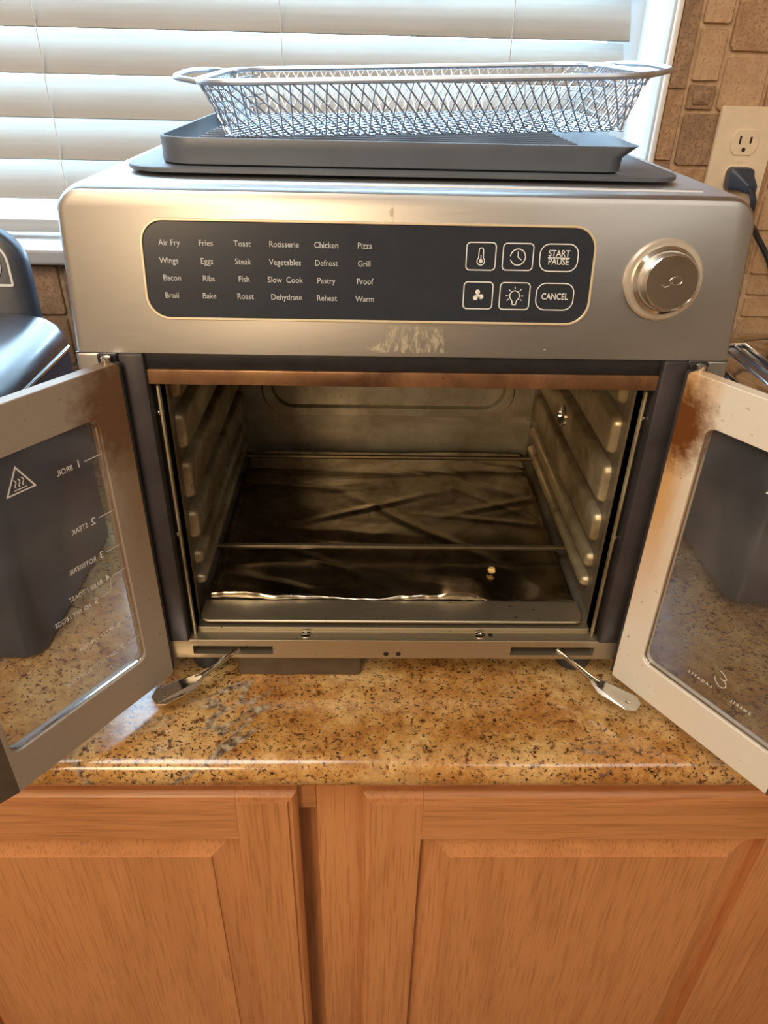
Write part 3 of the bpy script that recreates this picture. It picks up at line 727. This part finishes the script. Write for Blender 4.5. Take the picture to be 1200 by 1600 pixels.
def warn(door, Pf):
    bm = new(); A, B, C_ = (.0898, .2640), (.1012, .2440), (.0784, .2440)
    t0 = [bm.verts.new(Pf(*q)) for q in (A, B, C_)]; t1 = [bm.verts.new(Pf(*q)) for q in shrink([A, B, C_], .0011)]
    t1 = [bm.verts.new(Pf(*q)) for q in [(A[0], A[1] - .0024), (B[0] - .0020, B[1] + .0011), (C_[0] + .0020, C_[1] + .0011)]]
    for i in range(3): bm.faces.new((t0[i], t0[(i + 1) % 3], t1[(i + 1) % 3], t1[i]))
    for k in (-1, 0, 1): stroke(bm, [(.0898 + k * .0028 + .0007 * math.sin(j * 0.9), .2482 + j * .0008) for j in range(9)], .0007, Pf)
    stroke(bm, [(.0852, .2468), (.0944, .2468)], .0007, Pf)
    for v in [v for v in bm.verts if not v.link_faces]: bm.verts.remove(v)
    sub('warning_symbol', bm, 'print', door)
warn(dl, PLf)
PRf = lambda a, b: PR(a, b, WG); warn(dr, PRf)
# maker's mark on the right glass, reversed seen from inside
door_text(dr, PR, 'E M E R I L', .1235, .0645, 0.0040, 'LEFT', -1); door_text(dr, PR, 'L A G A S S E', .0885, .0645, 0.0040, 'LEFT', -1)
bm = new(); stroke(bm, [tuple(q)[:2] for q in spline([(.0905, .0845, 0), (.0945, .0832, 0), (.0975, .0800, 0), (.0950, .0778, 0), (.0925, .0782, 0), (.0975, .0765, 0), (.0985, .0725, 0), (.0945, .0700, 0), (.0895, .0730, 0), (.0880, .0765, 0)], 6)], .0007, PRf)
sub('script_emblem', bm, 'print', dr)
# ---- hinge arms: flat brackets under the doors running into the slots
for s, slot, tip in ((-1, (-0.145, 0.006), (-0.2150, -0.0430)), (1, (0.1544, 0.006), (0.2175, -0.0500))):
    A, B = Vector(slot), Vector(tip); t = (B - A).normalized(); n = Vector((-t.y, t.x)) * (1 if s < 0 else -1)
    L_ = (B - A).length
    side_ = [(0, .0025), (.45, .0042), (.58, .0105), (.92, .0125), (1.0, .006)]
    prof = [A + t * L_ * q - n * w for q, w in side_] + [A + t * L_ * q + n * w * 0.75 for q, w in reversed(side_)]
    bm = new(); zz = lambda q: 0.0235 - 0.0185 * min(1, max(0, (Vector(q[:2]) - A).dot(t) / L_ / 0.6))
    quad_loop(bm, [[(p.x, p.y, zz(p) + d) for p in prof] for d in (0, 0.0014)])
    arm = obj('hinge_arm', bm, 'chrome', oven, 20)
    for q in (0.66, 0.88):
        c = A + t * L_ * q
        bm = new(); lathe(bm, [(0.003, 0), (0.0026, 0.001), (0.0012, 0.0016)], lambda a, b, d, c=c: (c.x + a, c.y + b, 0.0064 + d), 14); sub('rivet', bm, 'chrome', arm)
    for dw in (-1, 1):
        bm = new(); a0 = A - n * 0.001 * dw; b0 = A + t * L_ * .55 + n * 0.0035 * dw
        tube(bm, [(a0.x, a0.y, .0255), (b0.x, b0.y, .0090)], 0.0008, 6); sub('arm_edge', bm, 'chrome', arm)

# ================================================================== inside the oven: tray, foil, crumb
tr = thing('drip_tray', 'flat steel drip tray with a rolled front lip inside the oven floor', 'tray', (0, 0.19, 0.043))
bm = new(); q = rrect(-0.1815, 0.1780, 0.0152, 0.046, (0.009, 0.009, 0.0005, 0.0005), 5)
extrude(bm, q, XY(0.0482), [0, 0.0014, 0.0020], [0, 0, 0.0007]); obj('tray_lip', bm, 'steel_sill', tr)
bm = new(); box(bm, -0.1790, 0.1760, 0.0462, 0.355, 0.0465, 0.0480, 0.0005); obj('tray_floor', bm, 'cavity', tr)
bm = new(); NX, NY = 150, 140; rnd = random.Random(11)
creases = [(rnd.uniform(-.2, .2), rnd.uniform(.03, .36), rnd.choice((-1, 1)) * rnd.uniform(.08, .9), rnd.uniform(.0004, .0017), rnd.uniform(.006, .022)) for _ in range(19)]
from mathutils import noise as mn
V = []
def foil_lift(x):
    e = lambda c, w: math.exp(-((x - c) / w) ** 4)
    return 0.0042 * e(-0.160, 0.030) + 0.0022 * e(-0.118, 0.03) + 0.0030 * e(0.035, 0.04) + 0.0058 * e(0.066, 0.018)
def foil_z(x, y, fr):
    z = 0.0520 + 0.0022 * mn.noise((x * 9, y * 10, 0.4)) + 0.0005 * mn.noise((x * 30, y * 34, 2.2))
    for cx, cy, sl_, h, wv in creases:
        d = (y - cy) - sl_ * (x - cx) - 0.004 * mn.noise((x * 26, cy * 50, 1.7)); z += h * max(0, 1 - abs(d) / wv) * math.exp(-((x - cx) / 0.075) ** 2)
    return max(z, 0.0508) + foil_lift(x) * max(0, 1 - (y - fr) / 0.05) ** 2
for j in range(-3, NY + 1):
    row = []
    for i in range(NX + 1):
        u, v = i / NX, max(0, j) / NY
        x = -0.1775 + 0.352 * u
        fr = 0.0475 + 0.0020 * mn.noise((x * 22, 3.1, 0)) + 0.0014 * mn.noise((x * 90, 1.1, 0))
        y = fr + (0.352 - fr) * v
        z = foil_z(x, y, fr)
        if j < 0:      # torn front edge turned down toward the tray lip
            k = -j / 3; zb_ = 0.0506 + 0.0004 * mn.noise((x * 120, 0.3, 0)); z = z + (min(zb_, z) - z) * k; y = fr - 0.0012 * k - 0.001 * math.sin(k * 3)
        row.append(bm.verts.new((x, y, z)))
    V.append(row)
for j in range(NY + 3):
    for i in range(NX): bm.faces.new((V[j][i], V[j][i + 1], V[j + 1][i + 1], V[j + 1][i]))
fo = obj('aluminium_foil', bm, 'foil', smooth=45); tag(fo, 'crumpled aluminium foil sheet lining the oven floor', 'foil')
md = fo.modifiers.new('thickness', 'SOLIDIFY'); md.thickness = 0.0003; md.offset = -1
bm = new(); bmesh.ops.create_icosphere(bm, subdivisions=2, radius=0.0042)
for v in bm.verts: v.co *= 1 + 0.35 * mn.noise(v.co * 400); v.co.z *= 0.75
cr = obj('crumb', bm, 'crumb'); cr.location = (0.1005, 0.0885, 0.0560); tag(cr, 'small golden crumb lying on the foil', 'crumb')

# ================================================================== on top: crumb tray, pan, wire basket
ZP = ZT + 0.0012
bm = new(); q = rrect(-0.2060, 0.2000, 0.0620, 0.345, (0.034, 0.022, 0.03, 0.03), 8)
extrude(bm, q, XY(ZP), [0, 0.0006, 0.0032, 0.0040], [0.001, 0, 0, 0.0012])
tag(obj('crumb_tray', bm, 'tray'), 'flat dark grey crumb tray lying on the oven top', 'tray')
pan = thing('grill_pan', 'dark grey ridged grill pan stacked on the flat tray', 'pan', (0, 0.2, ZP + 0.0045))
zb = ZP + 0.0045
q = rrect(-0.1800, 0.1560, 0.0690, 0.325, (0.026, 0.012, 0.026, 0.026), 8)
def flare(pts, k):     # right wall leans outward into a pouring lip
    return [(a + (0.012 * k if a > 0.13 else 0), b - (0.002 * k if (a > 0.13 and b < 0.1) else 0)) for a, b in pts]
bm = new()
quad_loop(bm, [[(a, b, zb + z) for a, b in flare(shrink(q, i), k)] for z, i, k in ((0, 0.002, 0), (0.001, 0, 0), (0.010, 0, 0.1), (0.0165, -0.0006, 0.75), (0.0178, 0.0002, 1), (0.0178, 0.0022, 1), (0.010, 0.003, 0.1), (0.0045, 0.006, 0))], True, True)
obj('pan_body', bm, 'pan', pan, 40)
for k in range(15):
    y = 0.088 + 0.0155 * k
    bm = new(); q2 = rrect(-0.160, 0.135, y, y + 0.007, 0.0034, 3); extrude(bm, q2, XY(zb + 0.0045), [0, 0.0085, 0.0100], [0, 0.0006, 0.0022], cap0=False); obj('ridge', bm, 'pan', pan)

bk = thing('wire_basket', 'rectangular wire mesh frying basket resting on top of the oven', 'basket', (0.0145, 0.205, ZP + 0.0258)); bk['local'] = 1
bk.rotation_euler = (math.radians(1.2), math.radians(-1.9), math.radians(0.5))
BH = 0.0365
def b_loop(t, n=10):    # basket outline at height fraction t (local coordinates)
    fl = 0.018 * (t ** 1.15)
    q = rrect(-0.154 - fl, 0.154 + fl, -0.090 - fl * 0.8, 0.090 + fl * 0.8, 0.020 + 0.018 * t, n)
    return q
NS = 240
def resample(q, n):
    P = [Vector(p) for p in q] + [Vector(q[0])]; L = [0]
    for a, b in zip(P[:-1], P[1:]): L.append(L[-1] + (b - a).length)
    out = []; j = 0
    for i in range(n):
        d = L[-1] * i / n
        while L[j + 1] < d: j += 1
        k = (d - L[j]) / max(1e-9, L[j + 1] - L[j]); out.append(P[j].lerp(P[j + 1], k))
    return out
TS = [0, 0.06, 0.16, 0.35, 0.55, 0.78, 1.0]
ZS = [0.0, 0.0010, 0.0045, 0.012, 0.0195, 0.0285, BH]
loops = [resample(b_loop(t), NS) for t in TS]
def b_pt(s, t):
    s = s % NS; i0 = int(s) % NS; i1 = (i0 + 1) % NS; fs = s - int(s)
    j = min(len(TS) - 2, max(0, next((k for k in range(len(TS) - 1) if TS[k + 1] >= t), len(TS) - 2))); ft = (t - TS[j]) / (TS[j + 1] - TS[j])
    a = loops[j][i0].lerp(loops[j][i1], fs); b = loops[j + 1][i0].lerp(loops[j + 1][i1], fs); p = a.lerp(b, ft)
    return Vector((p.x, p.y, ZS[j] + (ZS[j + 1] - ZS[j]) * ft))
bm = new(); RW = 0.00062
NW = 116
for k in range(NW):
    for sg in (-1, 1):
        s0 = NS * k / NW
        tube(bm, [b_pt(s0 + sg * 5.2 * t, t) for t in (0.0, 0.06, 0.16, 0.35, 0.6, 0.8, 1.0)], RW, 4, caps=False)
# floor mesh, diagonal both ways
fx, fy = 0.1545, 0.0905
for sg in (-1, 1):
    k = -0.25
    while k < 0.25:          # x = sg*y/2.1 + k, clipped to the floor rectangle
        pts_ = [(sg * y / 2.1 + k, y) for y in [(-fy) + 2 * fy * i / 60 for i in range(61)] if abs(sg * y / 2.1 + k) <= fx]
        if len(pts_) > 1: tube(bm, [(pts_[0][0], pts_[0][1], 0.0003 * sg), (pts_[-1][0], pts_[-1][1], 0.0003 * sg)], 0.00055, 4, caps=False)
        k += 0.0105
me_o = obj('wire_mesh', bm, 'wire', None, 60); me_o.parent = bk; me_o['kind'] = 'stuff'
# sagging support wires on the short ends
for s in (-1, 1):
    for k in range(4):
        t_end = 1 - 0.12 - k * 0.2; bm = new()
        pts_ = []
        for i in range(17):
            w_ = -1 + i / 8; t = max(0.02, t_end - 0.16 * (1 - w_ * w_))
            q = b_loop(t); hx_ = max(p[0] for p in q); hy_ = max(p[1] for p in q)
            zz_ = [ZS[j] + (ZS[j + 1] - ZS[j]) * (t - TS[j]) / (TS[j + 1] - TS[j]) for j in range(len(TS) - 1) if TS[j] <= t <= TS[j + 1]][0]
            rr = 0.020 + 0.018 * t; yy = w_ * hy_ * 0.98; dd = max(0, abs(yy) - (hy_ - rr)); xx = hx_ - rr + math.sqrt(max(0, rr * rr - dd * dd))
            pts_.append((s * xx, yy, zz_))
        tube(bm, pts_, 0.0006, 5); o = obj('end_wire', bm, 'wire', None); o.parent = bk
bm = new(); tube(bm, [(p.x, p.y, BH) for p in resample(b_loop(1.0), 120)], 0.0023, 8, closed=True); o = obj('rim', bm, 'wire', None); o.parent = bk
for s in (-1, 1):
    bm = new(); ex = 0.172
    tube(bm, spline([(s * (ex - 0.008), -0.082, BH - 0.001), (s * (ex + 0.010), -0.072, BH + 0.001), (s * (ex + 0.019), -0.055, BH + 0.002), (s * (ex + 0.021), 0, BH + 0.003), (s * (ex + 0.019), 0.055, BH + 0.002), (s * (ex + 0.010), 0.072, BH + 0.001), (s * (ex - 0.008), 0.082, BH - 0.001)], 6), 0.0021, 8)
    o = obj('handle', bm, 'wire', None); o.parent = bk

# ================================================================== outlet, plug and cord
ox, oz = 0.3841, 0.4549 - 0.114
out = thing('wall_outlet', 'almond duplex outlet on the tiled wall beside the window', 'outlet', (ox + 0.035, YW - 0.006, oz))
yo = YW - 0.0064
bm = new(); extrude(bm, rrect(ox, ox + 0.070, oz, oz + 0.114, 0.003, 4), XZ(yo, -1), [0, 0.003, 0.0052, 0.0060], [0, 0, 0.0005, 0.0012]); obj('cover_plate', bm, 'plate', out)
for cz in (oz + 0.0765, oz + 0.0375):
    c = ox + 0.035
    pts = []
    for i in range(40):
        a = 2 * math.pi * i / 40; pts.append((c + 0.0170 * math.cos(a), cz + max(-0.0138, min(0.0138, 0.0170 * math.sin(a)))))
    bm = new(); extrude(bm, pts, XZ(yo - 0.0060, -1), [0, 0.0012, 0.0018], [0, 0, 0.0006], cap0=False); rc = obj('receptacle', bm, 'plate', out)
    for dx, h in ((-0.0064, 0.0085), (0.0064, 0.0070)):
        bm = new(); box(bm, c + dx - 0.0011, c + dx + 0.0011, yo - 0.0083, yo - 0.0075, cz + 0.0025 - h / 2, cz + 0.0025 + h / 2)
        o = obj('slot', bm, 'dark_hole', None, 0); o.parent = rc
    bm = new(); lathe(bm, [(0.0023, 0), (0.0023, 0.0007)], lambda a, b, d, c=c, cz=cz: (c + a, yo - 0.0076 - d, cz - 0.0078 + b), 14)
    o = obj('ground_hole', bm, 'dark_hole', None); o.parent = rc
bm = new(); lathe(bm, [(0.0031, 0), (0.0028, 0.0008), (0.001, 0.0010)], lambda a, b, d: (ox + 0.035 + a, yo - 0.0060 - d, oz + 0.057 + b), 16); obj('plate_screw', bm, 'plate', out)
pc, pz = ox + 0.035, oz + 0.0375
plug = thing('power_plug', 'black power plug and cord in the lower outlet socket', 'plug', (pc, yo - 0.012, pz))
bm = new()
quad_loop(bm, [[(pc + a * k + dx, yo - 0.0086 - d, pz + b * k + dz) for a, b in rrect(-0.0150, 0.0150, -0.0130, 0.0130, 0.006, 4)] for d, k, dx, dz in ((0, 0.96, 0, 0), (0.002, 1, 0, 0), (0.014, 0.96, 0, 0), (0.020, 0.70, 0.002, -0.002), (0.030, 0.45, 0.006, -0.007), (0.032, 0.38, 0.007, -0.008))])
obj('plug_body', bm, 'black_matte', plug)
bm = new(); tube(bm, spline([(pc + 0.006, yo - 0.039, pz - 0.008), (pc + 0.010, yo - 0.046, pz - 0.020), (pc + 0.015, yo - 0.040, pz - 0.042), (pc + 0.036, yo - 0.024, pz - 0.062), (pc + 0.060, yo - 0.023, pz - 0.091), (pc + 0.085, yo - 0.022, pz - 0.130), (pc + 0.145, yo - 0.025, pz - 0.20), (pc + 0.165, yo - 0.020, pz - 0.32), (pc + 0.165, yo - 0.02, Z0 + 0.0042)], 8), 0.0036, 8); obj('cord', bm, 'cord', plug)

# ================================================================== chrome two-slice toaster at the right
ts = thing('toaster', 'chrome topped black toaster beside the right side of the oven', 'toaster', (0.46, 0.24, Z0))
tx0, tx1, ty0, ty1, tz = 0.366, 0.560, 0.105, 0.385, 0.205
bm = new(); q = rrect(tx0, tx1, ty0, ty1, 0.022, 6)
extrude(bm, q, XY(Z0 + 0.012), [0, 0.003, tz - 0.022 - Z0, tz - 0.014 - Z0], [0.006, 0.002, 0, 0.001]); obj('body', bm, 'black_plastic', ts)
bm = new()
slots = [(tx0 + 0.030, tx0 + 0.066), (tx0 + 0.112, tx0 + 0.148)]
ys0, ys1 = ty0 + 0.04, ty1 - 0.035; zt0, zt1 = tz - 0.0018, tz + 0.004
xs_ = [tx0 + 0.002, slots[0][0], slots[0][1], slots[1][0], slots[1][1], tx1 - 0.002]
box(bm, xs_[0], xs_[5], ty0 + 0.002, ys0, zt0, zt1, 0.0015); box(bm, xs_[0], xs_[5], ys1, ty1 - 0.002, zt0, zt1, 0.0015)
for a, b in ((0, 1), (2, 3), (4, 5)): box(bm, xs_[a], xs_[b], ys0, ys1, zt0, zt1, 0.0015)
obj('top_plate', bm, 'chrome', ts)
for a, b in slots:
    bm = new(); box(bm, a, b, ys0, ys1, tz - 0.006, tz - 0.005); sl_o = obj('slot_well', bm, 'dark_hole', ts, 0)
    bm = new()
    for xx in (a + 0.010, b - 0.010): tube(bm, [(xx, ys0, tz - 0.001), (xx, ys1, tz - 0.001)], 0.0013, 6)
    o = obj('bread_guard', bm, 'chrome', ts)
    for k in range(8):
        bm = new(); y = ys0 + 0.016 + k * 0.0245
        tube(bm, [(a + 0.001, y, tz - 0.003), (b - 0.001, y + 0.004, tz - 0.003)], 0.0009, 5); obj('guard_wire', bm, 'chrome', ts)
bm = new(); box(bm, tx0 + 0.08, tx0 + 0.115, ty0 - 0.018, ty0 + 0.001, 0.12, 0.135, 0.004); obj('lever', bm, 'black_matte', ts)
for x in (tx0 + 0.03, tx1 - 0.03):
    for y in (ty0 + 0.03, ty1 - 0.03):
        bm = new(); lathe(bm, [(0.010, 0), (0.012, 0.013)], lambda a, b, d, x=x, y=y: (x + a, y + b, Z0 + d), 14); obj('foot', bm, 'black_matte', ts)

# ================================================================== black appliance at the left
ap = thing('coffee_maker', 'glossy black countertop appliance with emblem left of the oven', 'appliance', (-0.47, 0.2, Z0))
bm = new()
def ap_loop(z, i): return [(a, b, z) for a, b in rrect(-0.62 + i, -0.3450 - i, 0.030 + i, 0.2620 - i * 0.35, 0.018, 5)]
quad_loop(bm, [ap_loop(Z0, 0.004), ap_loop(Z0 + 0.004, 0.0), ap_loop(0.2250, 0.0)]); obj('base', bm, 'black_matte', ap)
bm = new()
quad_loop(bm, [ap_loop(z, i) for z, i in ((0.2286, 0.0), (0.2310, -0.0008), (0.2410, 0.001), (0.2500, 0.006), (0.2570, 0.015), (0.2605, 0.028), (0.2615, 0.045))]); obj('lid', bm, 'black_plastic', ap, 60)
bm = new(); quad_loop(bm, [ap_loop(z, i) for z, i in ((0.2251, 0.0004), (0.2255, -0.0012), (0.2280, -0.0012), (0.2284, 0.0004))]); obj('seam_trim', bm, 'chrome', ap)
bm = new(); q = rrect(-0.58, -0.3800, Z0, 0.3440, (0.002, 0.002, 0.040, 0.040), 10)
quad_loop(bm, [[(a, y, b) for a, b in shrink(q, i)] for y, i in ((0.2665, 0.007), (0.2695, 0.002), (0.2730, 0.0), (0.282, 0.0), (0.2855, 0.003))]); obj('tower', bm, 'black_matte', ap, 50)
bm = new(); o_ = rrect(-0.465, -0.3945, 0.2850, 0.3315, (0.003, 0.003, 0.022, 0.022), 8)
ring(bm, o_, shrink(o_, 0.0026), XZ(0.2664, -1), 0.0016, 0.0, 0.0004); obj('emblem_border', bm, 'print', ap)
bm = new(); tube(bm, [(-0.4290 + 0.0245 * math.cos(2 * math.pi * i / 36), 0.2654, 0.3070 + 0.0195 * math.sin(2 * math.pi * i / 36)) for i in range(36)], 0.0012, 6, closed=True); obj('emblem_circle', bm, 'print', ap)
